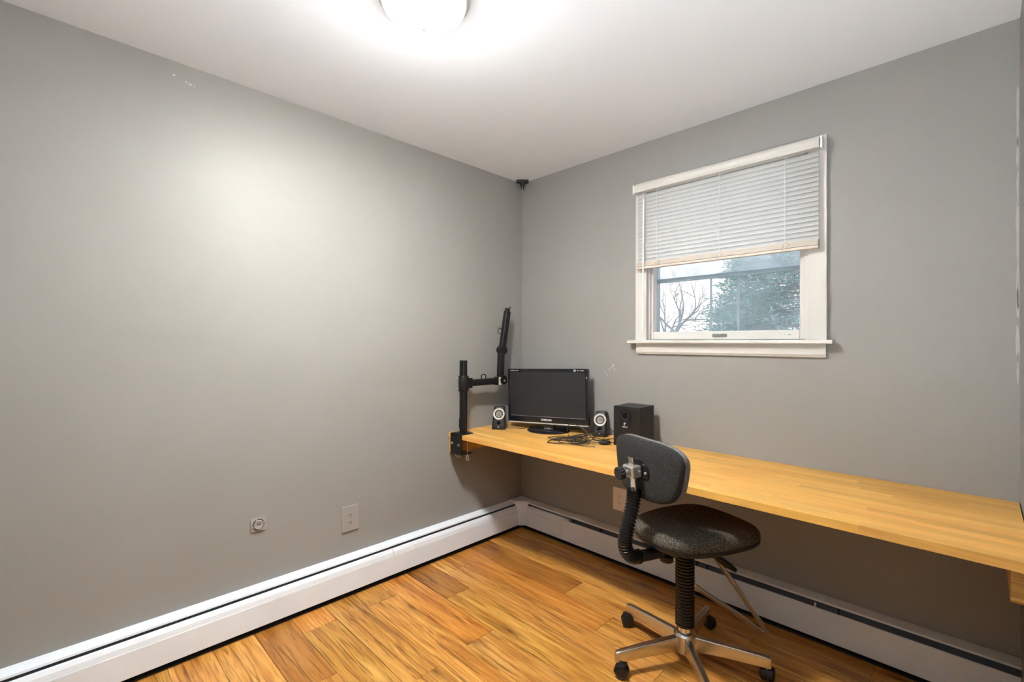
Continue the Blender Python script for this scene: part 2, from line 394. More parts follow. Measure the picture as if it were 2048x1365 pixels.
box(bm, WX0+.014, GX0, .008, .052, WZ0+.003, WZ1-.02); box(bm, GX1, WX1-.020, .008, .052, WZ0+.003, WZ1-.02)
box(bm, GX0, GX1, .008, .052, WZ0+.003, GZ0); box(bm, GX0, GX1, .008, .052, GZ1, WZ1-.02)
wpart('sash', 'trim', bm, bevel=.004)
bm = B(); box(bm, GX0-.004, GX1+.004, .036, .040, GZ0-.004, GZ1+.004); wpart('pane', 'glass', bm)
# storm sash: dark edge, pale rail, two thin bars, lower and hazy upper pane
bm = B(); box(bm, WX0, WX0+.006, .090, .112, WZ0+.012, WZ1-.02); box(bm, WX1-.020, WX1, .090, .112, WZ0+.012, WZ1-.02); box(bm, WX0+.006, WX1-.020, .090, .112, WZ0+.012, WZ0+.036); wpart('storm_frame', 'bluebar', bm)
RZ = 1.640
bm = B(); box(bm, WX0+.006, WX1-.020, .086, .108, RZ-.012, RZ+.010); wpart('storm_rail', 'bluebar', bm, bevel=.003)
for bx, bw in ((1.296, .0035), (1.433, .0055)):
    bm = B(); box(bm, bx-bw, bx+bw, .094, .106, WZ0+.04, RZ-.012); wpart('storm_bar', 'bluebar', bm)
bm = B(); box(bm, WX0+.006, WX1-.020, .099, .101, WZ0+.040, RZ-.012); wpart('storm_pane', 'glass', bm)
bm = B(); box(bm, WX0+.006, WX1-.020, .097, .099, RZ+.010, WZ1-.02); wpart('storm_pane', 'hazeglass', bm, label='hazy upper storm pane')
bm = B(); prism(bm, rrect(.070, .016, .003, 3), 0, .006, T(1.377, .008, 1.325) @ FACE_NEG_Y); box(bm, 1.372, 1.388, -.004, .004, 1.322, 1.330); wpart('latch', 'latch', bm, bevel=.001, label='tarnished metal latch on the bottom rail')
rnd = random.Random(3)
for i, (x, z, w, h) in enumerate(((1.650,1.330,.012,.004),(1.668,1.327,.008,.004),(1.688,1.325,.022,.005),(1.712,1.326,.008,.004),(1.745,1.337,.005,.003))):
    q = chip(win, T(Vector((x,.0076,z))-Vector(win.location)) @ FACE_NEG_Y, w, h, 40+i, 'latch', 'scuff_mark')

# ------------------------------------------------------------------ outside
gr = boxobj('ground', 'ground', (-30, 30, 1.5, 60, -3.3, -3.0)); struct(gr, 'dull winter lawn outside the window', 'ground')
def limb(bm, p, d, r, length, depth, rnd, spread, twig):
    pts = [Vector(p)]; d = Vector(d).normalized(); n = 5; rr = [r]
    for i in range(n):
        d = (d+Vector((rnd.gauss(0,1), rnd.gauss(0,1), rnd.gauss(0,.7)+.12))*.13).normalized(); pts.append(pts[-1]+d*length/n); rr.append(r*(1-.42*(i+1)/n))
    tube(bm, pts, rr, 5 if depth > 1 else 4)
    if depth == 0: return
    k = rnd.randint(2, 3) if depth > 1 else rnd.randint(2, 4)
    for i in range(k):
        j = n if i == 0 else rnd.randint(2, n)
        a = Vector((rnd.gauss(0,1), rnd.gauss(0,1)*.6, rnd.gauss(.2,.8))).normalized()
        limb(bm, pts[j], d+a*spread, rr[j]*.78, length*rnd.uniform(.6,.85), depth-1, rnd, spread, twig)
def bare_tree(label, x, y, seed, hgt, lean, depth=5):
    t = thing('bare_tree', label, 'tree', (x, y, -3.0), 0, 'bare trees outside the window'); rnd = random.Random(seed)
    bm = B(); tube(bm, [(0,0,0),(.05,0,hgt*.5),(lean[0]*.3,0,hgt)], [.14,.11,.075], 8); obj('trunk', bm, 'bark', t)
    bm = B()
    for a in ((-.55,.1,1),(.6,0,1),(.05,.2,1.1)):
        limb(bm, (lean[0]*.3,0,hgt-.1), Vector(a)+Vector((lean[0]*.2,0,0)), .05, 1.0, depth, rnd, .75, 0)
    obj('branches', bm, 'bark', t)
bare_tree('bare leafless tree forking at the left side of the window', -5.15, 13, 5, 4.7, (.1,0))
bare_tree('bare leafless tree cut off by the left window edge', -7.6, 17.0, 21, 4.6, (.3,0), 4)
bare_tree('bare leafless tree standing behind the thin storm bar', -4.9, 18.5, 9, 4.6, (.2,0), 4)
def conifer(label, x, y, hgt, rad, seed, m, clumps):
    t = thing('evergreen_tree', label, 'tree', (x, y, -3.0), 0, 'evergreens outside the window'); rnd = random.Random(seed)
    bm = B(); tube(bm, [(0,0,0),(.03,0,hgt*.5),(0,0,hgt)], [.16,.10,.02], 8); obj('trunk', bm, 'bark', t)
    bm = B(); tips = []
    for i in range(clumps):
        z = hgt*(.22+.76*rnd.random()**1.15); R_ = rad*(1-z/hgt)**.8+.12; a = rnd.uniform(0, 2*PI); out = R_*rnd.uniform(.85,1.08)
        p0 = Vector((0,0,z)); p1 = Vector((out*math.cos(a), out*math.sin(a), z-out*.12+.1*rnd.random())); tips.append((p0, p1))
        tube(bm, [p0, p0.lerp(p1,.5)+Vector((0,0,.05)), p1], [.016,.010,.004], 3)
    obj('branches', bm, 'bark', t)
    V = []; Fc = []
    for p0, p1 in tips:
        ax = (p1-p0); L_ = ax.length; ax.normalize()
        for k in range(int(52*L_)+14):
            s = rnd.uniform(.25,1.05); c = p0.lerp(p1, s)+Vector((rnd.gauss(0,.10),rnd.gauss(0,.10),rnd.gauss(0,.07)))
            d = (ax+Vector((rnd.gauss(0,.7),rnd.gauss(0,.7),rnd.gauss(0,.5)))).normalized(); w = d.cross(Vector((rnd.gauss(0,1),rnd.gauss(0,1),rnd.gauss(0,1)))).normalized()*rnd.uniform(.010,.024)
            l = rnd.uniform(.07,.17); b = len(V); V += [c-w, c+w, c+d*l]; Fc.append((b,b+1,b+2))
    me = bpy.data.meshes.new('needles'); me.from_pydata([tuple(v) for v in V], [], Fc); me.materials.append(MT[m])
    ob = bpy.data.objects.new('needles', me); COL.objects.link(ob); ob.parent = t; ob['kind'] = 'stuff'
conifer('dense teal green evergreen filling the right of the window', -.30, 9.5, 9.6, 3.5, 2, 'needles', 620)
conifer('smaller dark evergreen between the two storm bars', -3.55, 15.2, 8.2, 2.4, 8, 'needles', 260)

# ================================================================== CEILING LAMP
lamp = thing('ceiling_lamp', 'flush ceiling lamp with a lit white glass dome', 'ceiling lamp', (1.022, -1.528, H))
bm = B(); lathe(bm, [(.0,0),(.148,0),(.152,-.004),(.152,-.014),(.146,-.022),(.142,-.024),(.13,-.022),(.0,-.022)], seg=64); obj('metal_pan', bm, 'nickel', lamp, True)
bm = B(); pr = [(.138*math.cos(a), -.022-.072*math.sin(a)) for a in [i*PI/2/14 for i in range(14)]]+[(.004,-.0945)]
lathe(bm, [(.138,-.020)]+pr, seg=64, cap0=False); obj('glass_dome', bm, 'dome', lamp, True)
bm = B(); lathe(bm, [(.0,-.097),(.010,-.098),(.012,-.103),(.008,-.106),(.009,-.112),(.005,-.118),(.0,-.119)], seg=20); obj('finial', bm, 'nickel', lamp, True)
ld = bpy.data.lights.new('hall_fill', 'POINT'); ld.energy = HALL_FILL_POWER; ld.shadow_soft_size = .16; ld.color = (.84,.93,1.0)  # added hallway light, out of view, brightens the left wall
hl = thing('hall_fill_lamp', 'added unseen hallway lamp outside the doorway, for fill light', 'ceiling lamp', (RW+.70, -2.35, H))
bm = B(); lathe(bm, [(.0,0),(.12,0),(.12,-.02),(.0,-.02)], seg=32); obj('metal_pan', bm, 'nickel', hl, True)
lo = bpy.data.objects.new('hall_fill', ld); COL.objects.link(lo); lo.parent = hl; lo.location = (0,0,-.18)

# ================================================================== CORNER BRACKET UNDER CEILING
cb = thing('corner_mount', 'small black mount screwed in the ceiling corner', 'bracket', (.045, -.045, H), math.radians(45))
boxobj('mount_plate', 'blackp', (-.042,.042,-.020,.020,-.017,0), cb, bevel=.003)
bm = B(); lathe(bm, [(.0,-.012),(.020,-.012),(.018,-.028),(.014,-.040),(.0,-.040)], seg=16); obj('mount_socket', bm, 'blackp', cb, True)
bm = B(); tube(bm, [(-.006,0,-.036),(-.007,0,-.060),(0,0,-.078),(.007,0,-.060),(.006,0,-.036)], .003, 8); obj('mount_clip', bm, 'blackp', cb, True)
bm = B(); cyl(bm, (0,-.004,-.038), (0,-.004,-.082), .0025, seg=8); obj('screw', bm, 'steel', cb, True)

# ================================================================== BASEBOARD HEATERS
# profile coordinates: d = distance from wall, z = height
HOOD = [(0,.1935),(.012,.1925),(.045,.1835),(.047,.176),(.044,.176),(.043,.181),(.012,.189),(.004,.189),(.004,.03),(0,.03)]
PANEL = [(.063,.1585),(.066,.156),(.066,.031),(.060,.027),(.056,.027),(.056,.030),(.063,.034)]
PANEL_L = [(.0615,.131),(.066,.128),(.066,.031),(.060,.027),(.056,.027),(.056,.030),(.0615,.034)]
DAMP = [(.0475,.1655),(.053,.1625),(.0605,.149),(.0645,.131),(.0615,.129),(.058,.147),(.051,.1600),(.046,.163)]
def along(kind, prof, a, b, bm):
    # left wall: d->x, run->y ; back wall: d->-y, run->x
    if kind == 'L': M_ = Matrix(((1,0,0,0),(0,0,1,0),(0,1,0,0),(0,0,0,1)))
    else: M_ = Matrix(((0,0,1,0),(-1,0,0,0),(0,1,0,0),(0,0,0,1)))
    prism(bm, prof, a, b, M_)
def hpart(kind, name, prof, a, b, parent, m='heater', bevel=0., smooth=False, label=None):
    bm = B(); along(kind, prof, a, b, bm); return obj(name, bm, m, parent, bevel=bevel, smooth=smooth, label=label)
CORN = .105
hA = thing('baseboard_heater', 'long white baseboard heater under the two wall plates', 'heater')
hpart('L', 'hood', HOOD, YF, -1.075, hA); hpart('L', 'hood', [(d+.0008, z+.0012) for d, z in HOOD], -1.078, -CORN+.01, hA)
hpart('L', 'damper', DAMP, YF, -1.062, hA); hpart('L', 'dark_slot_blade', [(.006,.188),(.010,.188),(.040,.150),(.037,.147)], YF, -CORN, hA, 'heater_in'); hpart('L', 'damper', [(d+.0006, z+.0004) for d, z in DAMP], -1.060, -CORN, hA)  # blade behind the damper is added and dark so the slot reads black
hpart('L', 'front_panel', PANEL_L, YF, -.175, hA); hpart('L', 'front_panel', [(d-.001, z) for d, z in PANEL_L], -.1735, -CORN, hA)
bm = B(); box(bm, .012, .040, YF, -.12, .07, .13); obj('fin_core', bm, 'heater_in', hA)
bm = B(); box(bm, .0, .044, YF, 0, -.0098, .004); obj('floor_gap_strip', bm, 'gap', hA)
hB = thing('baseboard_heater', 'white baseboard heater with an open dark slot, under the desk', 'heater')
hpart('B', 'hood', HOOD, CORN-.01, .505, hB); hpart('B', 'hood', [(d+.0008, z+.0012) for d, z in HOOD], .500, RW, hB)
hpart('B', 'hood_splice', [(0,.198),(.013,.197),(.046,.188),(.048,.181),(.045,.183),(.012,.192),(0,.194)], .490, .575, hB)
hpart('B', 'damper', DAMP, CORN, .470, hB)
hpart('B', 'front_panel', PANEL_L, CORN, .426, hB); hpart('B', 'front_panel', PANEL, .4275, RW-.002, hB)
hpart('B', 'dark_slot_blade', [(.006,.188),(.010,.188),(.046,.146),(.043,.143)], .470, RW-.002, hB, 'heater_in')
for bx in (.497, .70, 1.255, 1.285, 1.335, 1.885):
    hpart('B', 'bracket', [(.018,.186),(.022,.188),(.056,.150),(.052,.146)], bx-.0015, bx+.0015, hB, 'slot')
bm = B(); box(bm, 1.80, 1.806, -.060, -.048, .150, .172); obj('clip', bm, 'plate_white', hB, bevel=.001)
bm = B(); box(bm, .12, RW-.01, -.040, -.012, .06, .13); obj('fin_core', bm, 'heater_in', hB)
bm = B(); box(bm, .044, RW, -.044, 0, -.0098, .004); obj('floor_gap_strip', bm, 'gap', hB)
# inside corner cover
hc_ = thing('heater_corner_cover', 'white flared corner piece joining the two baseboard heaters', 'corner cover')
bm = B()
top = [(0,0),(0,-.125),(.047,-.112),(.112,-.047),(.125,0)]
prism(bm, top[::-1], .186, .196); obj('corner_cap', bm, 'heater', hc_, bevel=.0015)
bm = B()
Mc = Matrix.Translation((.081,-.081,0)) @ Rz(math.radians(45)) @ Rx(PI/2)
prism(bm, [(-.049,.187),(-.046,.180),(-.036,.150),(-.028,.128),(-.027,.030),(.027,.030),(.028,.128),(.036,.150),(.046,.180),(.049,.187)], 0, .003, Mc)
obj('corner_strip', bm, 'heater', hc_)

# ================================================================== OUTLETS
def outlet(label, M, m, w=.089, h=.133):
    t = thing('wall_outlet', label, 'outlet', M.translation); R_ = M.to_3x3().to_4x4()
    bm = B(); prism(bm, rrect(w, h, .003, 3), 0, .006, R_); prism(bm, rrect(w-.006, h-.006, .003, 3), .0055, .0075, R_); obj('cover_plate', bm, m, t, bevel=.001)
    for s in (-1, 1):
        bm = B(); out = [(x, max(-.0125, min(.0125, y_))) for x, y_ in ((.0165*math.cos(2*PI*i/24), .0165*math.sin(2*PI*i/24)) for i in range(24))]
        prism(bm, [(x, y_+s*.0195) for x, y_ in out], .0072, .0094, R_); rc = obj('receptacle', bm, m, t, bevel=.0006)
        bm = B()
        for a, b_, ww, hh in ((-.0055, .002, .0022, .008), (.0055, .002, .0022, .007)): prism(bm, [(a-ww/2, b_-hh/2+s*.0195),(a+ww/2, b_-hh/2+s*.0195),(a+ww/2, b_+hh/2+s*.0195),(a-ww/2, b_+hh/2+s*.0195)], .0092, .0097, R_)
        prism(bm, [(.0024*math.cos(2*PI*i/10), -.0075+s*.0195+.0024*math.sin(2*PI*i/10)) for i in range(10)], .0092, .0097, R_)
        obj('slots', bm, 'slot', rc)
    bm = B(); lathe(bm, [(.0,.007),(.003,.007),(.0028,.0086),(.0,.0088)], R_, 12); obj('screw', bm, m, t)
    return t
outlet('grey painted duplex outlet on the left wall above the heater', T(0,-1.281,.374) @ FACE_POS_X, 'plate_grey')
outlet('white duplex outlet under the desk beside the chair', T(.806,0,.364) @ FACE_NEG_Y, 'plate_white')
# old telephone / cable plate
jp = thing('wall_jack', 'small square painted-over jack with a round socket', 'jack', (0,-1.716,.461))
bm = B(); prism(bm, rrect(.064,.060,.008,4), 0, .006, FACE_POS_X); obj('jack_plate', bm, 'plate_grey', jp, bevel=.001)
bm = B(); lathe(bm, [(.0205,.0058),(.0245,.0058),(.0245,.0066),(.0205,.0066)], FACE_POS_X, 28, cap0=False, cap1=False)
obj('socket_groove', bm, 'slot', jp)
bm = B(); lathe(bm, [(.0,.004),(.021,.004),(.0205,.012),(.018,.014),(.016,.0125),(.0,.0125)], FACE_POS_X, 28); obj('round_socket', bm, 'plate_grey', jp, True)
for a in (20, 110, 200, 290):
    bm = B(); box(bm, .020, .029, -.003, .003, .005, .009, FACE_POS_X @ Rz(math.radians(a))); obj('socket_tab', bm, 'plate_grey', jp)
for dx_ in (-.005, 0, .005):
    bm = B(); box(bm, dx_-.0013, dx_+.0013, -.001, .006, .0124, .0132, FACE_POS_X); obj('contact', bm, 'slot', jp)

# ================================================================== DESK
desk = thing('desk_top', 'long butcher block desk top fixed along the window wall', 'desk', (0, 0, DESK))
rnd = random.Random(5); rows = 15; dw = .648/rows; TH = .027
for k in range(rows):
    ya, yb = -.650+k*dw, -.650+(k+1)*dw; x = .003
    while x < RW-.005:
        l = rnd.uniform(.28,.80); xb = min(x+l, RW-.004)
        if RW-.004-xb < .12: xb = RW-.004
        bm = B(); box(bm, -(xb-x)/2, (xb-x)/2, -dw/2, dw/2, -TH, 0); g = rnd.uniform(.84,1.08)
        ob = obj('stave', bm, 'desk', desk, loc=((x+xb)/2, (ya+yb)/2, 0)); ob.color = (g, g*rnd.uniform(.95,1.02), g*rnd.uniform(.86,1.06), 1)
        x = xb
cl = boxobj('wall_cleat', 'cleat', (-.016,.016,-.315,.315,-.049,.049), None, .002, loc=(.016,-.328,DESK-TH-.0495)); cl.rotation_euler = (0,0,0)
tag(cl, 'wooden cleat on the left wall under the desk end', 'cleat')
bm = B(); prism(bm, [(-.30,.052),(.30,.052),(.30,-.052),(-.285,-.052),(-.30,-.040)], -.021, .021, Matrix(((0,0,1,0),(1,0,0,0),(0,1,0,0),(0,0,0,1))))
c2 = obj('wall_cleat', bm, 'cleat', None, bevel=.002, loc=(RW-.0225, -.302, DESK-TH-.0525)); tag(c2, 'rough wooden cleat on the right wall under the desk end', 'cleat')

# ================================================================== MONITOR
MAZ = math.radians(285+90)      # screen faces azimuth 285 deg: local -Y
mon = thing('computer_monitor', 'switched-off black widescreen monitor on a round glossy foot', 'monitor', (.396,-.170,DESK), math.radians(285-270))
bm = B(); lathe(bm, [(.0,0),(.120,0),(.122,.003),(.116,.008),(.06,.014),(.0,.016)], seg=48, sx=1.12); obj('foot', bm, 'blackgloss', mon, True)
bm = B(); prism(bm, rrect(.075,.030,.012,5), .010, .10, T(0,.012,0)); obj('neck', bm, 'blackgloss', mon, True)
bm = B(); lathe(bm, [(.030,.012),(.034,.014),(.034,.020),(.030,.022)], T(0,.010,0), 24); obj('neck_collar', bm, 'chrome', mon, True)
MW, MH, MZ = .556, .341, .0475
PM = T(-.008,-.010,MZ) @ Ry(math.radians(-1.6)) @ Rx(math.radians(-1.0))
bm = B(); prism(bm, rrect(MW,MH,.008,4,0,MH/2), -.030, 0, PM @ FACE_NEG_Y); 
pb = obj('housing', bm, 'blackgloss', mon, bevel=.003)
bm = B(); prism(bm, rrect(MW*.72,MH*.7,.03,4,0,MH*.5), -.062, -.028, PM @ FACE_NEG_Y); obj('rear_cover', bm, 'blackp', mon, bevel=.008)
bz = .019; bb = .040
bm = B(); prism(bm, rrect(MW-2*bz, MH-.022-bb, .001, 1, 0, bb+(MH-.022-bb)/2), .0, .0008, PM @ FACE_NEG_Y); obj('screen', bm, 'screen', mon)
bm = B(); box(bm, -MW/2+.02, MW/2-.02, bb-.0014, bb, .0, .0016, PM @ FACE_NEG_Y); obj('bezel_line', bm, 'silver', mon)
bm = B(); box(bm, -MW/2+.004, MW/2-.004, -.006, .001, -.020, .001, PM @ FACE_NEG_Y); obj('lower_trim', bm, 'silver', mon, bevel=.001, label='silver strip along the bottom edge')
text('brand_lettering', 'SAMSUNG', .0155, 'logo', mon, PM @ FACE_NEG_Y @ T(0,.020,.0012), bold=True)
text('model_lettering', 'SyncMaster 2333', .0085, 'logo', mon, PM @ FACE_NEG_Y @ T(-MW/2+.052,MH-.012,.0012))
bm = B(); box(bm, MW/2-.090, MW/2-.077, MH-.018, MH-.006, 0, .0012, PM @ FACE_NEG_Y); obj('sticker', bm, 'sticker', mon, label='small pale blue square sticker')
for a, b_ in ((.069,.060),(.052,.047),(.045,.036),(.034,.026)):
    bm = B(); box(bm, MW/2-a, MW/2-b_, MH-.0145, MH-.0095, 0, .0010, PM @ FACE_NEG_Y); obj('bezel_print', bm, 'silver', mon)
bm = B(); prism(bm, rrect(.004,.012,.0018,3), 0, .0025, PM @ FACE_NEG_Y @ T(MW/2-.008,MH-.055,0)); obj('power_button', bm, 'silver', mon)

# ================================================================== SPEAKERS
def logo_mark(parent, M, s):
    bm = B(); n = 14
    pts = [(s*math.cos(math.radians(60+i*220/n)), s*math.sin(math.radians(60+i*220/n))) for i in range(n+1)]
    inn = [(.45*x, .45*y_) for x, y_ in pts][::-1]
    vs = [bm.verts.new(M @ Vector((x, y_, .0006))) for x, y_ in pts+inn]
    for i in range(n): bm.faces.new((vs[i], vs[i+1], vs[2*n-i], vs[2*n+1-i]))
    obj('logo_mark', bm, 'logo', parent)
    bm = B(); lathe(bm, [(.0,.0004),(s*.30,.0004),(s*.30,.0007),(.0,.0007)], M @ T(s*.62,s*.35,0), 12); obj('logo_mark', bm, 'logo', parent)
def satellite(label, loc, rz):
    t = thing('desktop_speaker', label, 'speaker', loc, rz, 'pair of small desktop speakers')
    Hs = .142; tilt = Rx(math.radians(-9))
    # tapered rounded body, leaning back
    secs = []
    for z, w, d in ((0,.086,.084),(.004,.090,.088),(.03,.087,.082),(.08,.080,.068),(.125,.072,.056),(.138,.066,.050),(Hs,.056,.042)):
        secs.append([Vector((x, y_ + z*.16 - .0, z)) for x, y_ in rrect(w, d, min(.016, d*.3), 4)])
    bm = B(); rings(bm, secs); obj('cabinet', bm, 'blackp', t, True)
    # front baffle plane follows the front face
    def fp(z): 
        tab = ((0,.084),(.004,.088),(.03,.082),(.08,.068),(.125,.056),(.138,.050))
        for (a, da), (b_, db) in zip(tab, tab[1:]):
            if a <= z <= b_: return -(da+(db-da)*(z-a)/(b_-a))/2 + z*.16
        return -.02
    zc = .096; y0, y1 = fp(.07), fp(.122); lean = math.atan2(y1-y0, .052)
    Mf = T(0, (y0+y1)/2-.0015, zc) @ Rx(PI/2-lean)
    bm = B(); lathe(bm, [(.025,0),(.037,0),(.037,.004),(.034,.006),(.027,.004),(.025,.001)], Mf, 36, cap0=False, cap1=False); obj('trim_ring', bm, 'ringw', t, True, label='off white ring around the cone')
    bm = B(); lathe(bm, [(.0265,.003),(.024,.0045),(.021,.003),(.020,.0005)], Mf, 32, cap0=False, cap1=False); obj('cone_surround', bm, 'blackp', t, True)
    bm = B(); lathe(bm, [(.0205,.0010),(.012,-.001),(.0095,-.0012),(.0085,.002),(.005,.0035),(.0,.004)], Mf, 28, cap0=False); obj('cone', bm, 'cone', t, True)
    zc = .043; y0, y1 = fp(.031), fp(.06); lean = math.atan2(y1-y0, .029); Mp = T(0, fp(zc)-.0012, zc) @ Rx(PI/2-lean)
    bm = B(); lathe(bm, [(.0,.0008),(.010,.0008),(.0115,.002),(.0145,.002),(.0155,0)], Mp, 28, cap0=True, cap1=False); obj('port_rim', bm, 'blackgloss', t, True)
    bm = B(); lathe(bm, [(.0,.0014),(.0102,.0014)], Mp, 24, cap0=False, cap1=True); obj('port_hole', bm, 'slot', t)
    Ml = T(0, fp(.016)-.0010, .0165) @ Rx(PI/2-math.radians(-2)); logo_mark(t, Ml @ T(0,.003,0), .0042)
    text('logo_lettering', 'logitech', .0056, 'logo', t, Ml @ T(0,-.0045,.0004), .0002)
    return t
satellite('small black desktop speaker left of the monitor', (.128,-.340,DESK), math.radians(40))
satellite('small black desktop speaker between monitor and subwoofer', (.712,-.062,DESK), math.radians(22))
sub = thing('subwoofer', 'black box subwoofer with an oval port panel on the desk', 'subwoofer', (.984,-.150,DESK), math.radians(2))
SW, SD, SH = .150, .165, .215
bm = B(); box(bm, -SW/2, SW/2, -SD/2+.012, SD/2, .004, SH-.001); obj('cabinet', bm, 'vinyl', sub, bevel=.002)
bm = B(); prism(bm, rrect(SW, SH-.003, .004, 3, 0, SH/2+.001), 0, .013, T(0,-SD/2+.013,0) @ FACE_NEG_Y); obj('front_baffle', bm, 'blackp', sub, bevel=.002)
Mb = T(-.006,-SD/2,.145) @ FACE_NEG_Y
out = rrect(.062,.110,.0305,10); inn = rrect(.056,.104,.0278,10)
bm = B(); rings(bm, [[Mb @ Vector((x, y_, h)) for x, y_ in o_] for o_, h in ((out,0),(out,.003),(inn,.0032),(inn,.0012))]); obj('port_panel', bm, 'blackgloss', sub, True)
bm = B(); lathe(bm, [(.024,.0012),(.0235,.004),(.019,.003),(.016,.0015)], Mb @ T(0,.022,0), 32, cap0=False, cap1=False); obj('port_rim', bm, 'blackp', sub, True)
bm = B(); lathe(bm, [(.0,.0016),(.0165,.0016)], Mb @ T(0,.022,0), 28, cap0=False); obj('port_hole', bm, 'slot', sub)
logo_mark(sub, Mb @ T(0,-.022,.0012), .0075); text('logo_lettering', 'logitech', .0105, 'logo', sub, Mb @ T(0,-.037,.0014), .0002)
for sx_ in (-1,1):
    for sy_ in (-1,1):
        bm = B(); cyl(bm, (sx_*.06,sy_*.065,0), (sx_*.06,sy_*.065,.006), .009, .007, 12); obj('rubber_foot', bm, 'rubber', sub)

# ================================================================== CABLES
cab = thing('cable_tangle', 'tangled pile of thin black cables in front of the monitor', 'cables', (.735,-.325,DESK))
rnd = random.Random(12); er = Vector((.707,.707,0)); ed = Vector((-.707,.707,0))
def desk_cord(pts, r=.0022, name='cord'):
    bm = B(); tube(bm, spline(pts, 7), r, 6); return obj(name, bm, 'cable', cab, True)
for k in range(4):
    pts = []; ph = rnd.uniform(0, 6.28); cx_ = rnd.uniform(-.035,.035); cy_ = rnd.uniform(-.03,.03); a0 = rnd.uniform(.055,.115); b0 = rnd.uniform(.04,.085)
    for i in range(15):
        t_ = ph+i*2*PI/7.3; s = 1+rnd.gauss(0,.30)
        pts.append(er*(cx_+a0*s*math.cos(t_)+rnd.gauss(0,.008))+ed*(cy_+b0*s*math.sin(t_)+rnd.gauss(0,.008))+Vector((0,0,.0055+abs(rnd.gauss(0,.017)))))
    desk_cord(pts)
def P2(u, v, z=.003): return er*u+ed*v+Vector((0,0,z+.002))
desk_cord([P2(-.165,-.02),P2(-.14,.05,.004),P2(-.08,.07,.006),P2(-.02,.05,.010),P2(.04,.0,.008),P2(.06,-.05,.004)])
desk_cord([P2(-.165,-.02),P2(-.12,-.045,.004),P2(-.05,-.05,.006),P2(.01,-.085,.003),P2(.08,-.115,.002)])
desk_cord([P2(-.03,.02,.005),P2(-.045,.06,.05),P2(-.025,.10,.085),P2(.03,.09,.070),P2(.08,.05,.03),P2(.10,.03,.012),P2(.12,.03,.006),P2(.17,.06,.003),P2(.23,.10,.003)])
desk_cord([P2(.09,.03,.01),P2(.12,.0,.008),P2(.17,-.02,.003),P2(.24,.0,.003)])
desk_cord([P2(-.10,.03),P2(-.06,.10,.004),P2(.0,.15,.003),P2(.10,.25,.003),P2(.13,.29,.003)])
desk_cord([P2(.05,-.03,.01),P2(.10,-.05,.012),P2(.13,-.056,.011)])
bm = B(); tube(bm, spline([P2(.11,-.055,.010),P2(.125,-.056,.011),P2(.150,-.056,.012),P2(.168,-.054,.011),P2(.176,-.053,.010)],4), [.004,.005,.007,.009,.011,.012,.0125,.0128,.0128,.0125,.0122,.0115,.0105,.0095,.007,.0045,.002][:17], 12); obj('inline_control', bm, 'blackp', cab, True, label='black oval volume pod at the end of the cord')
w2 = tag(obj('speaker_wire', (lambda b_: (tube(b_, spline([(.150,-.300,DESK+.003),(.200,-.262,DESK+.003),(.242,-.235,DESK+.003),(.240,-.165,DESK+.003),(.275,-.080,DESK+.003),(.36,-.034,DESK+.003),(.5,-.030,DESK+.003)],6), .002, 6), b_)[1])(B()), 'cable', None, True), 'thin black wire running behind the monitor foot from the left speaker', 'cable')
w3 = tag(obj('speaker_wire', (lambda b_: (tube(b_, spline([(.660,-.200,DESK+.004),(.70,-.150,DESK+.018),(.745,-.125,DESK+.040),(.785,-.085,DESK+.052),(.800,-.055,DESK+.03),(.800,-.035,DESK+.004),(.83,-.03,DESK+.003)],6), .002, 6), b_)[1])(B()), 'cable', None, True), 'thin black wire curving in front of the right speaker', 'cable')

# ================================================================== MONITOR ARM
PX, PY = .088, -.603
arm = thing('monitor_arm', 'empty black monitor arm on a pole clamped to the desk corner', 'monitor arm', (PX, PY, DESK))
bm = B(); lathe(bm, [(.0,0),(.052,0),(.052,.004),(.046,.007),(.0,.007)], seg=36); obj('pole_base', bm, 'blackmetal', arm, True)
bm = B()
out = []
for i in range(40):
    a = 2*PI*i/40; r = .0235; 
    if abs(((a-math.radians(-55)+PI) % (2*PI))-PI) < .13: r = .0195
    out.append((r*math.cos(a), r*math.sin(a)))
prism(bm, out, .006, .442); obj('pole', bm, 'blackmetal', arm)
bm = B(); prism(bm, rrect(.016,.062,.008,6), -.001, .0018, T(-.0125,-.0195,.062) @ Rz(math.radians(-33)) @ FACE_NEG_Y); obj('cable_slot', bm, 'slot', arm)
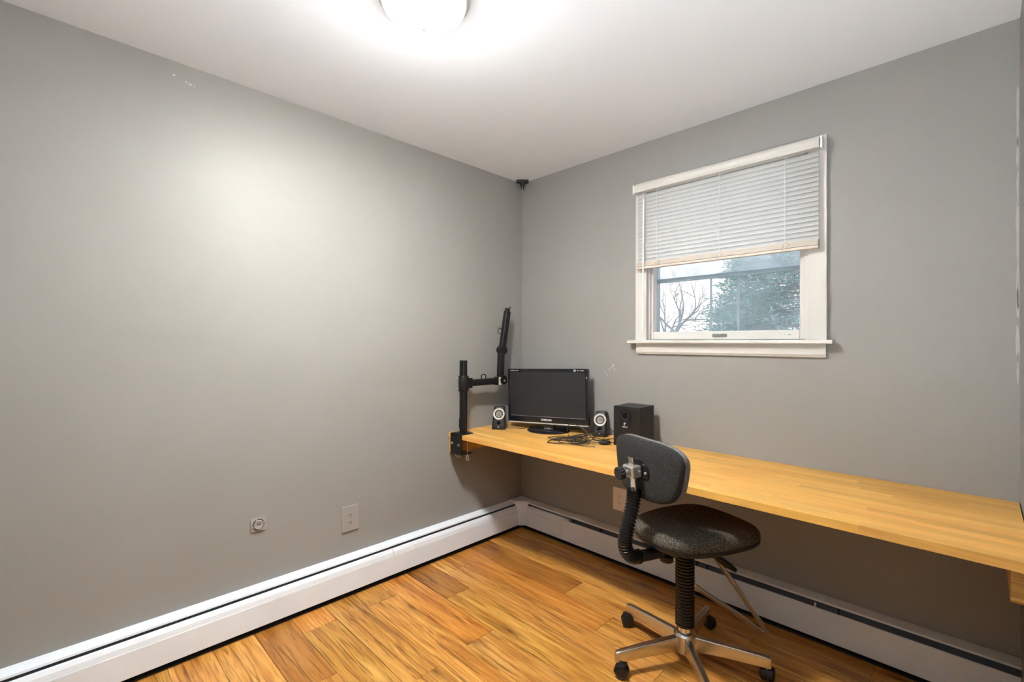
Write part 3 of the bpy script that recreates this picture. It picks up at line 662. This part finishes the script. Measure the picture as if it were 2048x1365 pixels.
# C clamp at the front edge
bm = B(); box(bm, -.052,.052, -.057,.040, .0004,.0052); box(bm, -.052,.052, -.057,-.052, -.118,.0052); obj('clamp_plate', bm, 'blackmetal', arm, bevel=.0015)
bm = B(); box(bm, -.052,.052, -.052,.030, -.118,-.113); obj('clamp_jaw', bm, 'blackmetal', arm, bevel=.0015)
for x_, z_ in ((-.035,-.055),(.028,-.060)):
    bm = B(); lathe(bm, [(.0,0),(.0075,0),(.0065,.004),(.0,.005)], T(x_,-.057,z_) @ FACE_NEG_Y, 14); obj('bolt', bm, 'steel', arm, True)
for x_, z_ in ((-.035,-.080),(.028,-.086),(-.035,-.030)):
    bm = B(); lathe(bm, [(.0,0),(.004,0),(.004,.0006),(.0,.0006)], T(x_,-.057,z_) @ FACE_NEG_Y, 10); obj('bolt_hole', bm, 'slot', arm)
for x_, y_ in ((-.030,-.018),(.036,.004)):
    bm = B(); cyl(bm, (x_,y_,-.135), (x_,y_,-TH-.006), .0035, seg=10); sc = obj('clamp_screw', bm, 'steel', arm, True)
    bm = B(); lathe(bm, [(.0,-.006),(.012,-.006),(.012,0),(.0,0)], T(x_,y_,-TH-.0005), 18); obj('screw_pad', bm, 'blackp', sc)
    bm = B()
    if x_ < 0: tube(bm, spline([(x_-.020,y_,-.125),(x_-.021,y_,-.137),(x_-.010,y_,-.146),(x_+.010,y_,-.146),(x_+.021,y_,-.137),(x_+.020,y_,-.125)],6), .0028, 8)
    else: tube(bm, spline([(x_,y_,-.122),(x_-.010,y_,-.140),(x_-.012,y_,-.152),(x_,y_,-.158),(x_+.012,y_,-.152),(x_+.010,y_,-.140),(x_,y_,-.122)],6), .0032, 8)
    obj('screw_handle', bm, 'steel', sc, True)
# collar on the pole and the swinging arm along the wall
ZA = 1.037-DESK
bm = B(); lathe(bm, [(.0245,-.046),(.030,-.046),(.031,-.044),(.031,.044),(.030,.046),(.0245,.046)], T(0,0,ZA), 32, cap0=False, cap1=False); obj('pole_collar', bm, 'blackmetal', arm, True)
for z_ in (-.03,.03):
    bm = B(); lathe(bm, [(.0,0),(.005,0),(.0045,.004),(.0,.005)], T(-.018,-.0255,ZA+z_) @ Rz(math.radians(-35)) @ FACE_NEG_Y, 12); obj('bolt', bm, 'steel', arm, True)
bm = B(); box(bm, -.018,.018, .024,.060, ZA-.032,ZA+.032); obj('hinge_block', bm, 'blackmetal', arm, bevel=.004)
bm = B(); cyl(bm, (0,.052,ZA-.036), (0,.052,ZA+.036), .012, seg=18); obj('hinge_pin', bm, 'steel', arm, True)
bm = B(); prism(bm, rrect(.034,.042,.010,4), .058, .285, T(0,0,ZA) @ Matrix(((1,0,0,0),(0,0,1,0),(0,1,0,0),(0,0,0,1)))); obj('lower_arm', bm, 'blackmetal', arm, True)
bm = B(); tube(bm, [(-.004,.150,ZA+.020),(-.004,.150,ZA+.040),(-.004,.160,ZA+.046),(-.004,.178,ZA+.046),(-.004,.184,ZA+.038),(-.004,.184,ZA+.020)], .004, 6); obj('cable_clip', bm, 'blackp', arm)
YJ = .320
bm = B(); box(bm, -.020,.020, .270,.312, ZA-.028,ZA+.026); obj('hinge_block', bm, 'blackmetal', arm, bevel=.003)
bm = B(); box(bm, -.0215,-.019, .276,.306, ZA-.026,ZA+.024); box(bm, .019,.0215, .276,.306, ZA-.026,ZA+.024); obj('hinge_plate', bm, 'silver', arm, bevel=.001)
bm = B(); cyl(bm, (-.024,YJ,ZA+.004), (.024,YJ,ZA+.004), .030, seg=24); obj('elbow', bm, 'blackmetal', arm, True)
bm = B(); lathe(bm, [(.0,0),(.008,0),(.007,.005),(.0,.006)], T(.024,YJ+.004,ZA) @ FACE_POS_X, 14); obj('bolt', bm, 'steel', arm, True)
def bar(name, p, q, w, d, m='blackmetal', bevel=.004):
    p, q = Vector(p), Vector(q); dirv = (q-p).normalized(); x = Vector((1,0,0)); y_ = dirv.cross(x).normalized()
    M_ = Matrix((x, y_, dirv)).transposed().to_4x4(); M_.translation = p
    bm = B(); prism(bm, rrect(w, d, min(w,d)*.28, 4), 0, (q-p).length, M_); return obj(name, bm, m, arm, True)
bar('riser_arm', (0,YJ-.012,ZA), (0,YJ-.004,1.225-DESK), .036, .044)
bm = B(); cyl(bm, (-.022,YJ+.002,1.236-DESK), (.022,YJ+.002,1.236-DESK), .029, seg=24); obj('elbow', bm, 'blackmetal', arm, True)
bar('upper_arm', (0,YJ+.004,1.240-DESK), (0,YJ+.052,1.492-DESK), .036, .042)
bar('arm_tip', (0,YJ+.050,1.490-DESK), (0,YJ+.054,1.512-DESK), .028, .030, 'blackmetal')
bm = B(); tube(bm, [(0,YJ+.035,1.500-DESK),(.004,YJ+.060,1.508-DESK),(.006,YJ+.078,1.522-DESK)], .004, 6); obj('tip_lever', bm, 'blackp', arm)
for z_, yy in ((1.378,YJ+.004),(1.100,YJ-.034)):
    bm = B(); z0 = z_-DESK; tube(bm, [(.0,yy+.030,z0+.004),(.0,yy-.02,z0),(.004,yy-.034,z0+.002)] if z_ > 1.2 else [(.0,yy+.01,z0),(.0,yy-.002,z0),(0,yy-.006,z0+.012),(0,yy+.006,z0+.016)], .0035, 6); obj('cable_clip', bm, 'blackp', arm)
bm = B(); tube(bm, spline([(.0,YJ-.030,1.374-DESK),(.0,YJ-.034,1.352-DESK),(.002,YJ-.012,1.340-DESK)],5), .0025, 6); obj('cable_clip', bm, 'blackp', arm)

# ================================================================== WINDOW BLIND
BX0, BX1 = .948, 1.814; BY = -.043
bl = thing('window_blind', 'white mini blind drawn halfway down over the window', 'blind', ((BX0+BX1)/2, -.02, CZ1))
def bpart(name, m, bm, **kw):
    bmesh.ops.translate(bm, verts=bm.verts, vec=-Vector(bl.location)); return obj(name, bm, m, bl, **kw)
bm = B(); prism(bm, [(-.060,2.128),(-.064,2.140),(-.064,2.160),(-.058,2.172),(-.022,2.172),(-.022,2.128)], .930, 1.818, Matrix(((0,0,1,0),(1,0,0,0),(0,1,0,0),(0,0,0,1)))); bpart('headrail', 'trim', bm, bevel=.001)
for x_ in (.9225, 1.822):
    bm = B(); box(bm, x_, x_+.007, -.062,-.020, 2.122,2.174); bpart('bracket', 'plate_white', bm, bevel=.001)
sl_me = None; n_sl = 18; pitch = .0211; z_top = 2.104
for k in range(n_sl):
    if sl_me is None:
        bm = B(); hw_ = (BX1-BX0)/2; c_ = []
        for i in range(5):
            s = -1+2*i/4; a = math.radians(68); y_ = -s*.0128*math.cos(a)*-1; zz = s*.0128*math.sin(a); bow = .0022*(1-s*s)
            c_.append((y_*1.0 - bow*math.sin(a), zz + bow*math.cos(a)))
        va = [bm.verts.new((-hw_, y_, z_)) for y_, z_ in c_]; vb = [bm.verts.new((hw_, y_, z_)) for y_, z_ in c_]
        for i in range(4): bm.faces.new((va[i], va[i+1], vb[i+1], vb[i]))
        ob = obj('slat', bm, 'slat', bl, True); sl_me = ob.data
    else:
        ob = bpy.data.objects.new('slat', sl_me); COL.objects.link(ob); ob.parent = bl
    ob.location = (0, BY+.02, z_top-k*pitch-CZ1)
# gathered slats above the bottom rail
for k in range(6):
    bm = B(); z_ = 1.7345-k*.0039; box(bm, BX0-.006+.001*(k%2), BX1-.001*(k%3), BY-.0125-.0006*(k%2), BY+.0125, z_-.0031, z_); bpart('gathered_slat', 'beige', bm)
bm = B(); box(bm, BX0-.008, BX1, BY-.013, BY+.013, 1.697, 1.7105); bpart('bottom_rail', 'beige', bm, bevel=.003)
for x_ in (1.068, 1.398, 1.687):
    bm = B(); cyl(bm, (x_,BY-.014,2.13), (x_,BY-.014,1.715), .0009, seg=6); cyl(bm, (x_,BY+.014,2.13), (x_,BY+.014,1.715), .0009, seg=6); bpart('ladder_cord', 'plate_white', bm)
    bm = B(); tube(bm, spline([(x_-.010,BY-.0145,1.722),(x_+.004,BY-.018,1.735),(x_+.014,BY-.016,1.726),(x_+.002,BY-.018,1.712),(x_-.012,BY-.016,1.716),(x_-.004,BY-.0145,1.730),(x_-.014,BY-.016,1.703)],4), .0022, 6); bpart('cord_knot', 'beige', bm)
bm = B(); cyl(bm, (.993,BY-.022,2.082), (.988,BY-.024,1.345), .0042, .0042, 8); bpart('wand', 'plate_white', bm, smooth=True)
bm = B(); cyl(bm, (.994,BY-.020,2.130), (.993,BY-.022,2.080), .0022, seg=6); bpart('wand_hook', 'steel', bm)

# ================================================================== SWIVEL CHAIR
AZ = 68
ch = thing('swivel_chair', 'armless black swivel task chair on a five-star metal base', 'chair', (1.465,-.575,0), math.radians(AZ-90))
# star base
bm = B(); lathe(bm, [(.0,.046),(.030,.046),(.038,.052),(.040,.060),(.040,.106),(.043,.112),(.043,.122),(.036,.130),(.028,.133),(.0,.133)], seg=36); obj('hub', bm, 'brushed', ch, True)
bm = B(); cyl(bm, (0,0,.130), (0,0,.46), .027, seg=24); obj('gas_column', bm, 'chrome', ch, True)
for k in range(5):
    a = math.radians(24+72*k-(AZ-90)); R_ = Rz(a)
    # leg tapers slightly and drops at its tip
    secs = []
    for x_, w, zt, zb in ((.034,.026,.118,.058),(.10,.026,.1135,.060),(.20,.025,.107,.058),(.285,.024,.100,.055),(.300,.022,.098,.052),(.306,.016,.095,.055)):
        secs.append([R_ @ Vector((x_, y_, z_)) for y_, z_ in rrect(w, zt-zb, .006, 3, 0, (zt+zb)/2)])
    bm = B(); rings(bm, secs); lg = obj('star_leg', bm, 'brushed', ch, True)
    # twin wheel caster, trailing
    ca = a+(1.2,-.6,.9,2.4,-.3)[k]; Mc = R_ @ T(.292,0,0) @ Rz(ca-a)
    bm = B(); cyl(bm, Mc @ Vector((0,0,.040)), Mc @ Vector((0,0,.060)), .0055, seg=12); obj('caster_stem', bm, 'steel', lg, True)
    for s in (-1,1):
        bm = B(); lathe(bm, [(.0,-.0105),(.012,-.0105),(.020,-.0085),(.0245,-.005),(.0262,0),(.0262,.004),(.024,.007),(.0,.007)] if s > 0 else [(.0,-.007),(.024,-.007),(.0262,-.004),(.0262,0),(.0245,.005),(.020,.0085),(.012,.0105),(.0,.0105)], Mc @ T(.012, s*.0135, .0265) @ Rx(PI/2), 30); obj('caster_wheel', bm, 'blackp', lg, True)
    # hood: a rounded shell over the upper half of both wheels
    arc = [math.radians(-4+i*11) for i in range(13)]; bm = B()
    wv = [(-.0235,.0225),(-.020,.0275),(-.010,.0292),(.010,.0292),(.020,.0275),(.0235,.0225)]
    grid = [[bm.verts.new(Mc @ Vector((.012-r_*math.cos(t_), y_, .0265+r_*math.sin(t_)))) for y_, r_ in wv] for t_ in arc]
    for ga, gb in zip(grid, grid[1:]):
        for i in range(len(wv)-1): bm.faces.new((ga[i], ga[i+1], gb[i+1], gb[i]))
    hd = obj('caster_hood', bm, 'blackp', lg, True); so = hd.modifiers.new('solid', 'SOLIDIFY'); so.thickness = .0016
# ribbed boot on the column
bm = B(); prof = [(.024,.150)]; n = 25; z0, z1 = .152, .470
for i in range(n):
    za = z0+(z1-z0)*i/n; hstep = (z1-z0)/n
    prof += [(.0325, za), (.0370, za+hstep*.3), (.0370, za+hstep*.65), (.0325, za+hstep*.95)]
prof += [(.024, z1)]; lathe(bm, prof, seg=36); obj('column_boot', bm, 'rubber', ch, True, label='ribbed black rubber boot around the column')
# seat
half = [(0,-.188),(.085,-.176),(.150,-.125),(.180,-.03),(.189,.08),(.180,.18),(.140,.252),(.070,.283),(0,.290)]
pl = spline([(x, y_, 0) for x, y_ in half]+[(-x, y_, 0) for x, y_ in half[-2:0:-1]], 6, True)
cen = Vector((0,.05,0))
def ring(sc, z, sag=0.):
    return [Vector((cen.x+(p.x-cen.x)*sc, cen.y+(p.y-cen.y)*sc, z + sag*((p.x*sc)/.19)**2 - .30*max(0,(p.y-cen.y)*sc-.10)**2*2)) for p in pl]
bm = B(); rings(bm, [ring(.55,.488), ring(.90,.494), ring(.985,.504), ring(1.0,.512), ring(1.0,.520)]); obj('seat_pan', bm, 'blackp', ch, True)
bm = B(); rings(bm, [ring(.98,.517), ring(.997,.522), ring(1.0,.535), ring(.985,.548), ring(.94,.558,.004), ring(.85,.563,.009), ring(.68,.564,.012), ring(.48,.563,.012), ring(.25,.562,.012), ring(.06,.562,.012)]); obj('seat_cushion', bm, 'seatfab', ch, True)
boxobj('tilt_plate', 'blackmetal', (-.065,.065,-.12,.12,.470,.491), ch, .006)
boxobj('spine_arm', 'blackmetal', (-.019,.019,-.262,.0,.449,.485), ch, .008)
bm = B(); lathe(bm, [(.0,.428),(.022,.428),(.026,.431),(.026,.450),(.022,.453),(.0,.453)], T(.006,-.098,0), 24); obj('tension_knob', bm, 'blackp', ch, True)
# spine with ribbed boot
path = spline([(0,-.225,.467),(0,-.255,.472),(0,-.281,.492),(0,-.292,.525),(0,-.288,.560),(0,-.276,.605),(0,-.261,.655),(0,-.251,.700),(0,-.249,.728)], 15)
rr = []; 
for i in range(len(path)):
    ph = (i % 4); rr.append((.0225,.0275,.0275,.0225)[ph] if 0 < i < len(path)-1 else .018)
bm = B(); tube(bm, path, rr, 20, 1.0); obj('spine_boot', bm, 'rubber', ch, True, label='ribbed black rubber boot bent around the back post')
bm = B(); prism(bm, rrect(.028,.012,.003,3), 0, .135, T(0,-.249,.718) @ Rx(math.radians(6))); obj('back_post', bm, 'chrome', ch, True)
CB = T(0,-.262,.800) @ Rx(math.radians(6))
bm = B(); box(bm, -.030,.030, -.020,.026, -.024,.022, CB); obj('clamp_block', bm, 'satin', ch, bevel=.006)
bm = B(); prf = []
for i in range(48):
    a = 2*PI*i/48; r = .0235+(.0012 if i % 4 < 2 else -.0012); prf.append((r*math.cos(a), r*math.sin(a)))
prism(bm, prf, .012, .036, CB @ T(-.012,-.020,-.004) @ FACE_NEG_Y); kn = obj('clamp_knob', bm, 'blackp', ch, bevel=.002)
bm = B(); cyl(bm, CB @ Vector((-.012,-.018,-.004)), CB @ Vector((-.012,-.034,-.004)), .007, seg=12); obj('knob_shaft', bm, 'steel', kn, True)
# backrest: rounded shield, curved around the sitter
def back_pt(u, v, sc, yoff):      # u,v angle ring
    n_ = 2/3.4; cu_, sv = math.cos(u), math.sin(u)
    zz = .803+.114*math.copysign(abs(sv)**n_, sv)*sc
    hwid = .186+.022*((zz-.803)/.114)
    xx = hwid*math.copysign(abs(cu_)**n_, cu_)*sc
    return Vector((xx, -.226+.78*xx*xx+yoff - .03*(zz-.803), zz))
def bring(sc, yoff): return [back_pt(2*PI*i/56, 0, sc, yoff) for i in range(56)]
bm = B(); rings(bm, [bring(.05,-.004), bring(.4,-.004), bring(.75,-.003), bring(.93,-.001), bring(.985,.003), bring(1.0,.009), bring(1.0,.020), bring(.9,.021)]); obj('back_shell', bm, 'backfab', ch, True)
bm = B(); rings(bm, [bring(.97,.019), bring(1.0,.021), bring(1.008,.030), bring(1.0,.042), bring(.95,.050), bring(.8,.054), bring(.4,.055), bring(.05,.055)]); obj('back_cushion', bm, 'topfab', ch, True, label='dusty grey fabric pad of the backrest')
Mp = T(.004,-.2305,.803) @ Rx(math.radians(2)) @ FACE_NEG_Y
bm = B(); op = [(-.052,-.026),(.052,-.026),(.055,-.018),(.055,.002)]+[(.055*math.cos(math.radians(t_)), .002+.038*math.sin(math.radians(t_))) for t_ in range(15,180,15)]+[(-.055,.002),(-.055,-.018)]
prism(bm, op, 0, .004, Mp); obj('back_plate', bm, 'blackmetal', ch, bevel=.001)
for x_ in (-.042,.042):
    bm = B(); lathe(bm, [(.0,.004),(.006,.004),(.005,.0075),(.0,.0085)], Mp @ T(x_,-.006,0), 14); obj('screw', bm, 'steel', ch, True)
# bent chrome rod and paddle below the front of the seat
bm = B(); tube(bm, spline([(.012,.120,.480),(.012,.140,.420),(.012,.290,.228),(.012,.425,.056),(.012,.450,.028),(.004,.452,.021),(-.006,.440,.022),(-.012,.415,.034),(-.012,.300,.122),(-.014,.150,.228),(-.016,.085,.275),(-.018,.062,.300),(-.018,.056,.340),(-.018,.056,.470)],8), .0100, 14); obj('bent_rod', bm, 'satin', ch, True, label='bent chrome rod reaching down in front of the seat')
bm = B(); secs = []
for s, w, h_ in ((0,.010,.008),(.02,.018,.014),(.05,.024,.018),(.08,.028,.018),(.105,.026,.014),(.118,.014,.008)):
    c0 = Vector((.040,.100,.442)).lerp(Vector((.046,.215,.352)), s/.118); secs.append([c0+Vector((x, y_*.75, y_*.66)) for x, y_ in rrect(w*2.0, h_*1.3, h_*.4, 3)])
rings(bm, secs); obj('height_paddle', bm, 'blackp', ch, True, label='black plastic paddle of the height lever')
